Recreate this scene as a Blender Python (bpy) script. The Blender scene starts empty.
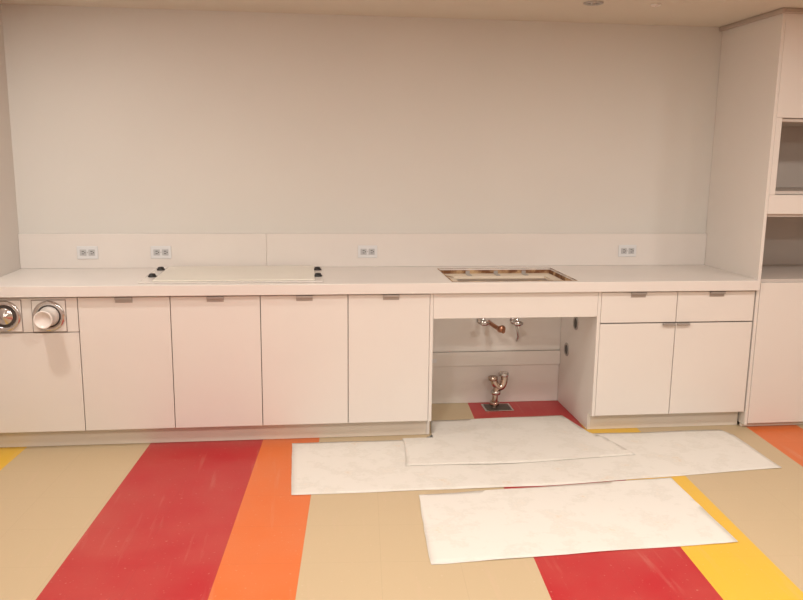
import bpy, bmesh, math, random
from mathutils import Vector, Matrix, noise
import numpy as np
random.seed(3)
sc=bpy.context.scene
sc.view_settings.view_transform='Standard'
sc.view_settings.look='None'
sc.view_settings.exposure=0.0

# ---------- materials ----------
def lin(c):
    return tuple(((v/255)/12.92 if v/255<=.04045 else ((v/255+.055)/1.055)**2.4) for v in c)+(1,)
def mat(name,rgb,rough=.5,metal=0,spec=.5,var=0.0,scale=8,bump=0.0,emit=None,es=0,dark=None,p0=.3,p1=.7):
    m=bpy.data.materials.new(name); m.use_nodes=True
    nt=m.node_tree; b=nt.nodes['Principled BSDF']
    b.inputs['Roughness'].default_value=rough; b.inputs['Metallic'].default_value=metal
    b.inputs['Specular IOR Level'].default_value=spec
    tc=nt.nodes.new('ShaderNodeTexCoord'); n=nt.nodes.new('ShaderNodeTexNoise')
    n.inputs['Scale'].default_value=scale; n.inputs['Detail'].default_value=5
    nt.links.new(tc.outputs['Object'],n.inputs['Vector'])
    r=nt.nodes.new('ShaderNodeValToRGB'); c=lin(rgb)
    r.color_ramp.elements[0].position=p0; r.color_ramp.elements[1].position=p1
    r.color_ramp.elements[0].color=lin(dark) if dark else tuple(x*(1-var) for x in c[:3])+(1,)
    r.color_ramp.elements[1].color=c
    nt.links.new(n.outputs['Fac'],r.inputs['Fac']); nt.links.new(r.outputs['Color'],b.inputs['Base Color'])
    if bump:
        n2=nt.nodes.new('ShaderNodeTexNoise'); n2.inputs['Scale'].default_value=scale*20
        nt.links.new(tc.outputs['Object'],n2.inputs['Vector'])
        bp=nt.nodes.new('ShaderNodeBump'); bp.inputs['Strength'].default_value=bump; bp.inputs['Distance'].default_value=.002
        nt.links.new(n2.outputs['Fac'],bp.inputs['Height']); nt.links.new(bp.outputs['Normal'],b.inputs['Normal'])
    if emit:
        b.inputs['Emission Color'].default_value=lin(emit); b.inputs['Emission Strength'].default_value=es
    return m
M_wall=mat('wall_paint',(217,216,211),.8,spec=.2,var=.03,scale=1.5,bump=.15)
M_side=mat('side_wall_paint',(218,212,206),.8,spec=.2,var=.03,scale=1.5,bump=.15)
M_ceil=mat('ceiling_paint',(214,206,192),.85,spec=.2,var=.03,scale=2)
M_lam=mat('white_laminate',(226,221,215),.35,spec=.4,var=.02,scale=3)
M_top=mat('counter_solid_surface',(226,221,216),.3,spec=.45,var=.02,scale=6)
M_toe=mat('toe_kick_laminate',(222,214,202),.5,var=.04,scale=5)
M_gap=mat('cabinet_edge_grey',(128,118,112),.6,var=.1)
M_chr=mat('brushed_chrome',(210,206,204),.18,metal=1,var=.05,scale=20)
M_nick=mat('satin_nickel_pull',(180,176,172),.4,metal=.6,var=.05,scale=20)
M_cop=mat('copper',(190,140,114),.3,metal=1,var=.2,scale=30)
M_blk=mat('black_rubber',(24,22,22),.35,var=.1)
M_dark=mat('dark_void',(80,72,68),.8,var=.2)
M_wood=mat('primed_board',(222,210,192),.8,scale=7,bump=.3,dark=(140,100,64),p0=.34,p1=.44)
M_brown=mat('adhesive_stained_wood',(200,168,128),.7,scale=14,bump=.3,dark=(116,76,44),p0=.45,p1=.62)
M_cover=mat('cooktop_cover_cream',(226,222,211),.3,var=.03,scale=6)
M_coverw=mat('cooktop_cover_edge',(228,223,218),.25,var=.02,scale=6)
M_plas=mat('outlet_plastic',(222,224,226),.35,var=.01)
M_rec=mat('receptacle_face',(186,188,190),.4)
M_nich=mat('niche_interior',(204,195,187),.6,var=.05,scale=4)
M_trim=mat('crown_trim_taupe',(182,168,156),.6,var=.1,scale=6)
M_cup=mat('cup_plastic',(232,226,220),.3,var=.02)
M_iron=mat('cast_metal_plate',(112,104,96),.4,metal=.7,var=.4,scale=25)
M_lens=mat('light_lens',(255,240,220),.4,emit=(255,232,205),es=4)
M_paper=mat('masking_paper',(219,216,208),.75,spec=.2,scale=6,bump=.2,dark=(226,223,216),p0=.5,p1=.58)
_r=[n for n in M_paper.node_tree.nodes if n.type=='VALTORGB'][0]
_e=_r.color_ramp.elements.new(.62); _e.color=lin((225,221,213))
_e=_r.color_ramp.elements.new(.8); _e.color=lin((210,192,166))
[n for n in M_paper.node_tree.nodes if n.type=='TEX_NOISE'][0].inputs['Roughness'].default_value=.72

def floor_mat():
    m=bpy.data.materials.new('vinyl_tile_stripes'); m.use_nodes=True
    nt=m.node_tree; L=nt.links.new; N=nt.nodes.new; b=nt.nodes['Principled BSDF']
    tc=N('ShaderNodeTexCoord'); sp=N('ShaderNodeSeparateXYZ'); L(tc.outputs['Object'],sp.inputs[0])
    def ma(op,a,bb=None,c=None):
        n=N('ShaderNodeMath'); n.operation=op
        for i,v in enumerate((a,bb,c)):
            if v is None: continue
            if isinstance(v,(int,float)): n.inputs[i].default_value=v
            else: L(v,n.inputs[i])
        return n.outputs[0]
    def mix(fac,a,bb):
        n=N('ShaderNodeMix'); n.data_type='RGBA'; L(fac,n.inputs[0])
        if isinstance(a,tuple): n.inputs[6].default_value=a
        else: L(a,n.inputs[6])
        n.inputs[7].default_value=bb; return n.outputs[2]
    xs=ma('MULTIPLY_ADD',sp.outputs['Y'],-0.068,sp.outputs['X'])
    Y=(226,182,52); B=(196,176,142); Rd=(178,26,38); O=(216,108,46)
    st=[(-1.79,Y),(-1.485,B),(-.855,Rd),(-.26,O),(.045,B),(.945,Rd),(1.555,Y),(1.865,B),(2.515,O),(2.83,B),(3.4,Rd),(4.0,B)]
    col=lin(B)
    for x,c in st: col=mix(ma('GREATER_THAN',xs,x),col,lin(c))
    n=N('ShaderNodeTexNoise'); n.inputs['Scale'].default_value=3; n.inputs['Detail'].default_value=8; L(tc.outputs['Object'],n.inputs['Vector'])
    mr=N('ShaderNodeMapRange'); mr.inputs[1].default_value=.3; mr.inputs[2].default_value=.75; mr.inputs[3].default_value=0.0; mr.inputs[4].default_value=.12; L(n.outputs['Fac'],mr.inputs[0])
    col=mix(mr.outputs[0],col,lin((205,180,150)))
    v=N('ShaderNodeTexNoise'); v.inputs['Scale'].default_value=70; v.inputs['Detail'].default_value=3; L(tc.outputs['Object'],v.inputs['Vector'])
    mr2=N('ShaderNodeMapRange'); mr2.inputs[1].default_value=.66; mr2.inputs[2].default_value=.76; mr2.inputs[3].default_value=0; mr2.inputs[4].default_value=.3; L(v.outputs['Fac'],mr2.inputs[0])
    col=mix(mr2.outputs[0],col,lin((220,200,175)))
    mp=N('ShaderNodeMapping'); mp.inputs['Rotation'].default_value=(0,0,.5); mp.inputs['Scale'].default_value=(14,1.2,1); L(tc.outputs['Object'],mp.inputs[0])
    s=N('ShaderNodeTexNoise'); s.inputs['Scale'].default_value=1.6; s.inputs['Detail'].default_value=6; L(mp.outputs[0],s.inputs['Vector'])
    mr4=N('ShaderNodeMapRange'); mr4.inputs[1].default_value=.6; mr4.inputs[2].default_value=.8; mr4.inputs[4].default_value=.22; L(s.outputs['Fac'],mr4.inputs[0])
    col=mix(mr4.outputs[0],col,lin((214,180,160)))
    def joint(s_,off):
        f=ma('FRACT',ma('MULTIPLY_ADD',s_,1/.305,off)); d=ma('ABSOLUTE',ma('SUBTRACT',f,.5))
        return ma('GREATER_THAN',d,.4965)
    j=ma('MAXIMUM',joint(xs,-0.148+10),joint(ma('MULTIPLY_ADD',sp.outputs['X'],0.068,sp.outputs['Y']),10.2))
    col=mix(ma('MULTIPLY',j,.10),col,lin((60,40,30)))
    L(col,b.inputs['Base Color'])
    mr3=N('ShaderNodeMapRange'); mr3.inputs[3].default_value=.26; mr3.inputs[4].default_value=.5; L(n.outputs['Fac'],mr3.inputs[0]); L(mr3.outputs[0],b.inputs['Roughness'])
    b.inputs['Specular IOR Level'].default_value=.4
    return m
M_floor=floor_mat()

# ---------- mesh helpers ----------
def link(o,parent=None):
    sc.collection.objects.link(o)
    if parent: o.parent=parent
    return o
def empty(name):
    e=bpy.data.objects.new(name,None); e.empty_display_size=.1; return link(e)
def obj(name,bm,m,parent=None,smooth=False,bevel=0):
    me=bpy.data.meshes.new(name); bmesh.ops.recalc_face_normals(bm,faces=bm.faces); bm.to_mesh(me); bm.free()
    mm=m if isinstance(m,(list,tuple)) else [m]
    for x in mm: me.materials.append(x)
    if smooth:
        for p in me.polygons: p.use_smooth=True
    o=bpy.data.objects.new(name,me); link(o,parent)
    if bevel:
        b=o.modifiers.new('bevel','BEVEL'); b.width=bevel; b.segments=2; b.limit_method='ANGLE'
    return o
def bx(bm,x0,x1,y0,y1,z0,z1,mi=0):
    vs=[bm.verts.new((x,y,z)) for x in (x0,x1) for y in (y0,y1) for z in (z0,z1)]
    for q in ((0,1,3,2),(4,6,7,5),(0,4,5,1),(2,3,7,6),(0,2,6,4),(1,5,7,3)):
        f=bm.faces.new([vs[i] for i in q]); f.material_index=mi
def box(name,x0,x1,y0,y1,z0,z1,m,parent=None,bevel=.0015):
    bm=bmesh.new(); bx(bm,x0,x1,y0,y1,z0,z1); return obj(name,bm,m,parent,bevel=bevel)
def lathe(bm,prof,M,seg=32,mi=0):
    rings=[]
    for r,z in prof:
        rings.append([bm.verts.new(M@Vector((max(r,1e-5)*math.cos(2*math.pi*i/seg),max(r,1e-5)*math.sin(2*math.pi*i/seg),z))) for i in range(seg)])
    for a,b in zip(rings,rings[1:]):
        for i in range(seg):
            f=bm.faces.new((a[i],a[(i+1)%seg],b[(i+1)%seg],b[i])); f.material_index=mi; f.smooth=True
def tube(name,pts,r,m,parent):
    cu=bpy.data.curves.new(name,'CURVE'); cu.dimensions='3D'; cu.bevel_depth=r; cu.bevel_resolution=6; cu.use_fill_caps=True
    s=cu.splines.new('BEZIER'); s.bezier_points.add(len(pts)-1)
    for p,c in zip(s.bezier_points,pts):
        p.co=c; p.handle_left_type=p.handle_right_type='AUTO'
    cu.materials.append(m)
    return link(bpy.data.objects.new(name,cu),parent)
FY=Matrix.Rotation(math.radians(90),4,'X')
def T(x,y,z): return Matrix.Translation((x,y,z))

XL,XR,W,ZC=-1.635,2.487,.62,2.31
X0,w=-1.1626,.45524
K=lambda k:X0+k*w
zt,zb=.812,.100
XRR=4.6; YB=-6.0

# ---------- room ----------
box('floor',XL-.1,XRR+.1,YB-.1,W+.1,-.1,0,M_floor,bevel=0)
box('ceiling',XL-.1,XRR+.1,YB-.1,W+.1,ZC,ZC+.1,M_ceil,bevel=0)
box('wall_back',XL-.1,XRR+.1,W,W+.1,0,ZC,M_wall,bevel=0)
box('wall_left',XL-.1,XL,YB,W,0,ZC,M_side,bevel=0)
box('wall_right',XRR,XRR+.1,YB,W,0,ZC,M_side,bevel=0)
box('wall_front',XL-.1,XRR+.1,YB-.1,YB,0,ZC,M_side,bevel=0)

def pull(name,xc,z,parent,wd=.085,y=-.0002,h=.028):
    bm=bmesh.new()
    bx(bm,xc-wd/2,xc+wd/2,y-.003,y,z-h,z+.002)
    bx(bm,xc-wd/2,xc+wd/2,y-.018,y-.003,z-.001,z+.002)
    bx(bm,xc-wd/2,xc+wd/2,y-.018,y-.015,z-.010,z-.001)
    return obj(name,bm,M_nick,parent,bevel=.0008)
g=.002
def door(name,x0,x1,z0,z1,parent):
    return box(name,x0+g,x1-g,-.0,.018,z0+g,z1-g,M_lam,parent,bevel=.0015)
def end_panel(x0,x1,parent):
    bm=bmesh.new()
    pr=[(0,zb),(0,zt),(W-.002,zt),(W-.002,.001),(.06,.001),(.06,zb)]
    a=[bm.verts.new((x0,y,z)) for y,z in pr]; b=[bm.verts.new((x1,y,z)) for y,z in pr]
    bm.faces.new(a); bm.faces.new(b)
    for i in range(6): bm.faces.new([a[i],a[(i+1)%6],b[(i+1)%6],b[i]])
    obj('end_panel',bm,M_lam,parent,bevel=.001)

# left run
L=empty('base_cabinet')
box('carcass',XL+.002,K(4)-.018,.0185,W-.002,zb,zt,M_gap,L)
end_panel(K(4)-.018,K(4),L)
box('toe_kick',XL+.002,K(4)-.019,.06,.078,0.001,zb,M_toe,L)
for k in range(4):
    door(f'door_{k+1}',K(k),K(k+1)-(.0 if k<3 else .018),zb,zt-.004,L); pull(f'pull_{k+1}',(K(k)+K(k+1))/2,zt-.006,L)
door('door_5',XL+.004,K(0),zb,.628,L)
door('vent_panel',XL+.004,K(0),.628,zt-.004,L)
def fitting(name,xc,zc,cup):
    e=empty(name); s=.080
    box('gasket',xc-s-.003,xc+s+.003,-.0025,-.0005,zc-s-.003,zc+s+.003,M_gap,e,bevel=0)
    box('backplate',xc-s,xc+s,-.005,-.0027,zc-s,zc+s,M_lam,e,bevel=.001)
    Mx=T(xc,-.005,zc)@FY
    bm=bmesh.new(); lathe(bm,[(.079,0),(.079,.004),(.073,.010),(.064,.011),(.058,.007),(.056,.003),(.056,.0005)],Mx,48); obj('rim',bm,M_chr,e,True)
    bm=bmesh.new(); lathe(bm,[(.0,.0015),(.0555,.0015)],Mx,48); obj('throat',bm,M_dark,e)
    bm=bmesh.new()
    if cup:
        lathe(bm,[(.049,.001),(.050,.006),(.046,.03),(.042,.085),(.045,.09),(.045,.098),(.042,.1),(.038,.098),(.034,.088),(0,.086)],Mx,48); obj('cap_sleeve',bm,M_cup,e,True)
    else:
        lathe(bm,[(.043,.001),(.043,.008),(.038,.012),(.014,.014),(.012,.02),(0,.021)],Mx,48); obj('damper_disc',bm,M_chr,e,True)
fitting('round_wall_port',-1.515,.716,False)
fitting('round_wall_port',-1.302,.714,True)

# sink base
S=empty('sink_base_cabinet')
sx0,sx1=K(4)+.001,K(6)-.001
box('apron_panel',sx0,sx1,0,.018,.672,zt-.003,M_lam,S)
box('back_panel_upper',sx0,sx1-.0,W-.02,W-.003,.335,zt-.003,M_lam,S)
box('back_rail',sx0,sx1-.0,W-.035,W-.003,.245,.333,M_lam,S)
box('back_panel_lower',sx0,sx1-.0,W-.02,W-.003,.001,.243,M_lam,S)
box('rail_label',sx0+.02,sx0+.12,W-.0362,W-.0355,.27,.295,M_plas,S,bevel=0)
# right base
Rb=empty('base_cabinet')
box('carcass',K(6)+.018,K(8),.0185,W-.002,zb,zt,M_gap,Rb)
end_panel(K(6),K(6)+.018,Rb)
box('toe_kick',K(6)+.0185,K(8),.06,.078,.001,zb,M_toe,Rb)
for k in (6,7):
    a=K(k)+(.018 if k==6 else 0)
    door(f'drawer_{k-5}',a,K(k+1),.634,zt-.004,Rb)
    door(f'door_{k-5}',a,K(k+1),zb,.631,Rb)
    pull(f'drawer_pull_{k-5}',(K(k)+K(k+1))/2,zt-.006,Rb)
pull('door_pull_1',K(7)-.042,.629,Rb,wd=.07,h=.012); pull('door_pull_2',K(7)+.042,.629,Rb,wd=.07,h=.012)
for i,(yy,zz) in enumerate(((.33,.565),(.47,.37))):
    Mx=T(K(6)-.0005,yy,zz)@Matrix.Rotation(math.radians(-90),4,'Y')
    bm=bmesh.new(); lathe(bm,[(.0,.001),(.03,.001)],Mx,32); obj(f'pipe_hole_{i+1}',bm,M_blk,Rb,True)
    bm=bmesh.new(); lathe(bm,[(.030,.0005),(.031,.005),(.040,.005),(.042,.0)],Mx,32); obj(f'pipe_hole_ring_{i+1}',bm,M_nick,Rb,True)

# ---------- countertop with sink cut-out ----------
C=empty('countertop')
hx0,hx1,hy0,hy1=.765,1.445,.02,.495
cz0,cz1=zt+.002,.87
bm=bmesh.new()
xs=[XL+.001,hx0,hx1,XR-.001]; ys=[-.03,hy0,hy1,W-.001]
vt={}
for zi,z in enumerate((cz0,cz1)):
    for i,x in enumerate(xs):
        for j,y in enumerate(ys): vt[i,j,zi]=bm.verts.new((x,y,z))
for i in range(3):
    for j in range(3):
        if (i,j)==(1,1): continue
        for zi in (0,1): bm.faces.new([vt[i,j,zi],vt[i+1,j,zi],vt[i+1,j+1,zi],vt[i,j+1,zi]])
for i in range(3):
    for j in (0,3): bm.faces.new([vt[i,j,0],vt[i+1,j,0],vt[i+1,j,1],vt[i,j,1]])
    for a in (0,3): bm.faces.new([vt[a,i,0],vt[a,i+1,0],vt[a,i+1,1],vt[a,i,1]])
bm.faces.new([vt[1,1,0],vt[2,1,0],vt[2,1,1],vt[1,1,1]]); bm.faces.new([vt[1,2,0],vt[2,2,0],vt[2,2,1],vt[1,2,1]])
bm.faces.new([vt[1,1,0],vt[1,2,0],vt[1,2,1],vt[1,1,1]]); bm.faces.new([vt[2,1,0],vt[2,2,0],vt[2,2,1],vt[2,1,1]])
obj('slab',bm,M_top,C,bevel=.003)
t=.006
def ring(x0,x1,y0,y1,t,z0,z1,name,m,bev=0):
    bm=bmesh.new()
    bx(bm,x0,x1,y1-t,y1,z0,z1); bx(bm,x0,x1,y0,y0+t,z0,z1)
    bx(bm,x0,x0+t,y0+t,y1-t,z0,z1); bx(bm,x1-t,x1,y0+t,y1-t,z0,z1)
    obj(name,bm,m,C,bevel=bev)
ring(hx0+.0002,hx1-.0002,hy0+.0002,hy1-.0002,t,cz0,cz1-.008,'cut_edge',M_brown)
ring(hx0-.007,hx1+.007,hy0-.007,hy1+.007,.0068,cz1+.0002,cz1+.0012,'sealant_bead',M_brown)
bm=bmesh.new()
bx(bm,hx0+t+.001,hx1-t-.001,hy1-.115,hy1-t-.001,.826,.842)
bx(bm,hx0+t+.001,hx0+.065,hy0+t,hy1-.116,.826,.842)
bx(bm,hx1-.065,hx1-t-.001,hy0+t,hy1-.116,.826,.842)
obj('support_frame',bm,M_wood,C,bevel=.002)
bm=bmesh.new()
for x in (hx0+.17,(hx0+hx1)/2,hx1-.17):
    bx(bm,x-.012,x+.012,hy1-.10,hy1-.03,.8425,.846)
    bx(bm,x-.012,x+.012,hy1-.034,hy1-.03,.846,.862)
obj('mounting_clips',bm,M_nick,C)
Bs=empty('backsplash')
box('panel_left',XL+.001,-.2475,W-.02,W-.001,.8705,1.068,M_top,Bs)
box('panel_right',-.2465,XR-.001,W-.02,W-.001,.8705,1.068,M_top,Bs)

# ---------- cooktop cover ----------
E=empty('cooktop_cover_board')
box('board',-.87,.075,.03,.585,.871,.876,M_coverw,E,bevel=.002)
box('inner_panel',-.80,.030,.05,.57,.8765,.884,M_cover,E,bevel=.002)
for i,(x,y) in enumerate(((-.832,.22),(-.832,.47),(.050,.20),(.050,.44))):
    bm=bmesh.new(); lathe(bm,[(.023,0),(.023,.005),(.018,.010),(.016,.016),(.012,.018),(0,.019)],T(x,y,.8763),24)
    obj(f'suction_knob_{i+1}',bm,M_blk,E,True)

# ---------- outlets ----------
def outlet(x,z):
    e=empty('wall_outlet'); y=W-.0205
    box('plate',x-.058,x+.058,y-.006,y,z-.037,z+.037,M_plas,e,bevel=.003)
    for s in (-1,1):
        box(f'receptacle_{1 if s<0 else 2}',x+s*.024-.018,x+s*.024+.018,y-.009,y-.0055,z-.018,z+.018,M_rec,e,bevel=.004)
        for q in (-.007,.007): box('slot',x+s*.024-.006,x+s*.024+.006,y-.0095,y-.0088,z+q-.0018,z+q+.0018,M_blk,e,bevel=0)
        bm=bmesh.new(); lathe(bm,[(.003,0),(.003,.0008),(0,.0008)],T(x+s*.024+.011,y-.009,z)@FY,12); obj('ground_hole',bm,M_blk,e)
    bm=bmesh.new(); lathe(bm,[(.003,0),(.003,.001),(0,.0015)],T(x,y-.006,z)@FY,12); obj('screw',bm,M_nick,e)
for x in (-1.26,-.85,.35,1.97): outlet(x,.962)

# ---------- tall cabinet ----------
Tc=empty('tall_cabinet'); tx1=3.45
box('side_panel_left',XR,XR+.018,0,W-.002,.02,ZC-.001,M_lam,Tc)
box('side_panel_right',tx1-.018,tx1,0,W-.002,.02,ZC-.001,M_lam,Tc)
fx0=XR+.018; fx1=tx1-.018
box('upper_panel',fx0+.001,fx1,0,.018,1.752,ZC-.001,M_lam,Tc)
box('niche_stile',fx0+.001,2.54,0,.018,1.3405,1.7515,M_lam,Tc)
box('niche_bottom_rail',fx0+.001,fx1,0,.018,1.236,1.34,M_lam,Tc)
box('lower_door',fx0+.003,2.99,0,.018,.03,.852,M_lam,Tc)
box('lower_door_right',2.994,fx1,0,.018,.03,.852,M_lam,Tc)
box('toe_kick',XR,tx1,.03,.05,.001,.019,M_toe,Tc)
for i,z in enumerate((.853,1.22,1.36,1.75,2.0)):
    box(f'shelf_{i+1}',fx0,fx1,.0185,W-.022,z-.001 if z<1.3 else z-.018,z+.017 if z<1.3 else z,M_nich,Tc)
box('back_panel',fx0,fx1,W-.02,W-.003,.02,ZC-.001,M_nich,Tc)
box('niche_inner_side',fx0+.001,2.54,.0185,W-.021,1.361,1.731,M_nich,Tc,bevel=0)
cr=empty('trim_1')
bm=bmesh.new(); bx(bm,XR-.022,XR-.0005,-.03,W-.001,ZC-.026,ZC-.0005); obj('side_run',bm,M_trim,cr,bevel=.006)
bm=bmesh.new(); bx(bm,XR,tx1,-.03,-.0005,ZC-.026,ZC-.0005); obj('front_run',bm,M_trim,cr,bevel=.006)

# ---------- plumbing ----------
yb=W-.021
def valve(x,z,name,hand):
    e=empty(name)
    bm=bmesh.new(); lathe(bm,[(.0,.0),(.028,.0),(.027,.005),(.012,.009),(.009,.010),(.009,.05)],T(x,yb,z)@FY,24); obj('escutcheon',bm,M_chr,e,True)
    bm=bmesh.new(); lathe(bm,[(0,-.022),(.013,-.022),(.013,.0),(.015,.002),(.015,.018),(.010,.022),(.010,.034),(0,.034)],T(x,yb-.06,z),24); obj('valve_body',bm,M_chr,e,True)
    bm=bmesh.new()
    lathe(bm,[(0,.0),(.008,.0),(.008,.02),(.022,.022),(.024,.028),(.022,.034),(0,.036)],T(x,yb-.07,z)@FY@Matrix.Diagonal((1.3,.7,1,1)),20); obj('oval_handle',bm,hand,e,True)
valve(1.055,.535,'shutoff_valve',M_chr)
valve(1.265,.53,'shutoff_valve',M_chr)
e=empty('copper_supply_stub')
tube('pipe',[(1.105,yb,.52),(1.115,yb-.06,.515),(1.16,yb-.16,.495)],.013,M_cop,e)
bm=bmesh.new(); lathe(bm,[(0,0),(.020,0),(.022,.01),(.022,.035),(.016,.04),(0,.042)],T(1.145,yb-.12,.50)@Matrix.Rotation(math.radians(72),4,'X')@Matrix.Rotation(math.radians(15),4,'Y'),24); obj('cap',bm,M_cop,e,True)
e=empty('flexible_supply_line'); tube('hose',[(1.265,yb-.06,.507),(1.275,yb-.05,.47),(1.285,yb-.03,.43),(1.285,yb-.004,.40)],.007,M_chr,e)
M_ptc=mat('copper_reflection_chrome',(210,190,176),.15,metal=1,var=.3,scale=18)  # chrome with pinkish copper reflections painted into its base colour
e=empty('drain_trap'); yt=W-.12
tube('trap_bend',[(1.185,yt,.215),(1.19,yt,.17),(1.165,yt,.13),(1.135,yt,.15),(1.120,yt,.19)],.022,M_ptc,e)
tube('tail',[(1.150,yt,.15),(1.138,yt-.005,.11),(1.132,yt-.01,.06),(1.130,yt-.01,.006)],.018,M_ptc,e)
for i,(x,z) in enumerate(((1.187,.212),(1.118,.188),(1.137,.1),(1.131,.03))):
    bm=bmesh.new(); lathe(bm,[(0,-.012),(.028,-.012),(.031,-.008),(.031,.008),(.028,.012),(.018,.012),(.0,.006)],T(x,yt-(.008 if i>1 else 0),z),10); obj(f'slip_nut_{i+1}',bm,M_ptc if i%2 else M_chr,e)
box('stub_arm',1.17,1.2,yt,yb-.016,.18,.21,M_chr,e,bevel=.012)
e=empty('floor_cleanout_plate')
bm=bmesh.new(); bx(bm,1.06,1.24,.42,.56,.0005,.005); obj('frame',bm,M_chr,e,bevel=.002)
bm=bmesh.new(); bx(bm,1.073,1.227,.433,.547,.0052,.007); obj('cover',bm,M_iron,e,bevel=.001)

# ---------- paper sheets ----------
def paper(name,poly,z,amp,seed,curl=0):
    pts=[]
    n=len(poly)
    for i in range(n):
        a=Vector(poly[i]); b=Vector(poly[(i+1)%n]); d=(b-a); k=max(1,int(d.length/.06)); nn=Vector((-d.y,d.x)).normalized()
        for j in range(k):
            p=a+d*j/k
            o=noise.noise(Vector((p.x*3,p.y*3,seed)))*.006+noise.noise(Vector((p.x*14,p.y*14,seed)))*.002
            pts.append(p+nn*(o if j else 0))
    bm=bmesh.new(); vs=[bm.verts.new((p.x,p.y,0)) for p in pts]; bm.faces.new(vs)
    xs=np.arange(min(p.x for p in pts)+.04,max(p.x for p in pts),.04); ys=np.arange(min(p.y for p in pts)+.04,max(p.y for p in pts),.04)
    for x in xs: bmesh.ops.bisect_plane(bm,geom=bm.verts[:]+bm.edges[:]+bm.faces[:],plane_co=(x,0,0),plane_no=(1,0,0))
    for y in ys: bmesh.ops.bisect_plane(bm,geom=bm.verts[:]+bm.edges[:]+bm.faces[:],plane_co=(0,y,0),plane_no=(0,1,0))
    for v in bm.verts:
        v.co.z=z+amp*(.5+.6*noise.noise(Vector((v.co.x*4,v.co.y*4,seed+5)))+.3*noise.noise(Vector((v.co.x*3,v.co.y*11,seed+9))))
    o=obj(name,bm,M_paper,None,True)
    s=o.modifiers.new('sol','SOLIDIFY'); s.thickness=.0004; s.offset=1
    return o
paper('masking_paper_sheet',[(-.10,-.015),(-.09,-.67),(1.13,-.675),(2.36,-.575),(2.37,-.1),(2.34,-.01),(1.1,-.01)],.0008,.003,1.0)
paper('masking_paper_sheet',[(.47,-.385),(1.0,-.40),(1.69,-.345),(1.62,-.08),(1.56,.0),(1.50,.30),(.70,.275),(.67,.055),(.67,.0),(.50,.0),(.50,-.1)],.0045,.002,7.3)
paper('masking_paper_sheet',[(.49,-.72),(.47,-1.0),(.45,-1.34),(1.72,-1.285),(1.73,-.9),(1.74,-.64)],.0008,.003,3.7)

# ---------- ceiling bits ----------
def ceil_disc(name,x,y,r,m1,m2):
    e=empty(name)
    bm=bmesh.new(); lathe(bm,[(r,-.001),(r,-.006),(r*.8,-.009),(r*.65,-.006),(r*.6,-.002)],T(x,y,ZC),32); obj('ring',bm,m1,e,True)
    bm=bmesh.new(); lathe(bm,[(0,-.0025),(r*.62,-.0025)],T(x,y,ZC),32); obj('lens',bm,m2,e)
    bm=bmesh.new(); lathe(bm,[(0,-.014),(r*.25,-.014),(r*.2,-.008),(r*.3,-.003)],T(x,y,ZC),16); obj('nozzle',bm,m1,e,True)
ceil_disc('ceiling_sprinkler',1.46,.02,.05,M_nick,M_gap)
ceil_disc('smoke_sensor',1.79,.01,.025,M_cup,M_gap)

# ---------- lights ----------
def lamp(x,y,power,r=.11,col=(1,.94,.87)):
    e=empty('recessed_downlight')
    bm=bmesh.new(); lathe(bm,[(r+.03,-.001),(r+.03,-.005),(r+.01,-.008),(r,-.004),(r,-.001)],T(x,y,ZC),40); obj('trim_ring',bm,M_cup,e,True)
    bm=bmesh.new(); lathe(bm,[(0,-.002),(r,-.002)],T(x,y,ZC),40); obj('lens',bm,M_lens,e)
    l=bpy.data.lights.new('downlight','AREA'); l.shape='DISK'; l.size=2*r; l.energy=power; l.color=col
    o=bpy.data.objects.new('downlight_source',l); o.location=(x,y,ZC-.012); link(o,e)
lamp(-1.50,-.72,15,r=.05)
for x,y,p in ((.1,-1.6,17),(1.7,-1.5,18),(3.3,-1.5,13),(-.6,-3.2,26),(1.3,-3.2,28),(3.3,-3.4,20),(.3,-5,22)):
    lamp(x,y,p)
wd=bpy.data.worlds.new('world'); sc.world=wd; wd.use_nodes=True
wd.node_tree.nodes['Background'].inputs[0].default_value=(1,.9,.82,1); wd.node_tree.nodes['Background'].inputs[1].default_value=.3

# ---------- camera ----------
f,p,y,r,D,h=782.02,0.18251,0.11958,0.01127,4.04643,1.52867
fw=Vector((math.sin(y)*math.cos(p),math.cos(y)*math.cos(p),-math.sin(p)))
a=Vector((math.cos(y),-math.sin(y),0)); b=a.cross(fw)
ri=math.cos(r)*a+math.sin(r)*b; up=-math.sin(r)*a+math.cos(r)*b
cam=bpy.data.cameras.new('camera'); co=bpy.data.objects.new('camera',cam); link(co)
M=Matrix((ri,up,-fw)).transposed().to_4x4(); M.translation=Vector((0,-D,h)); co.matrix_world=M
cam.sensor_width=36; cam.sensor_fit='HORIZONTAL'; cam.lens=f*36/803; cam.clip_start=.05
sc.camera=co
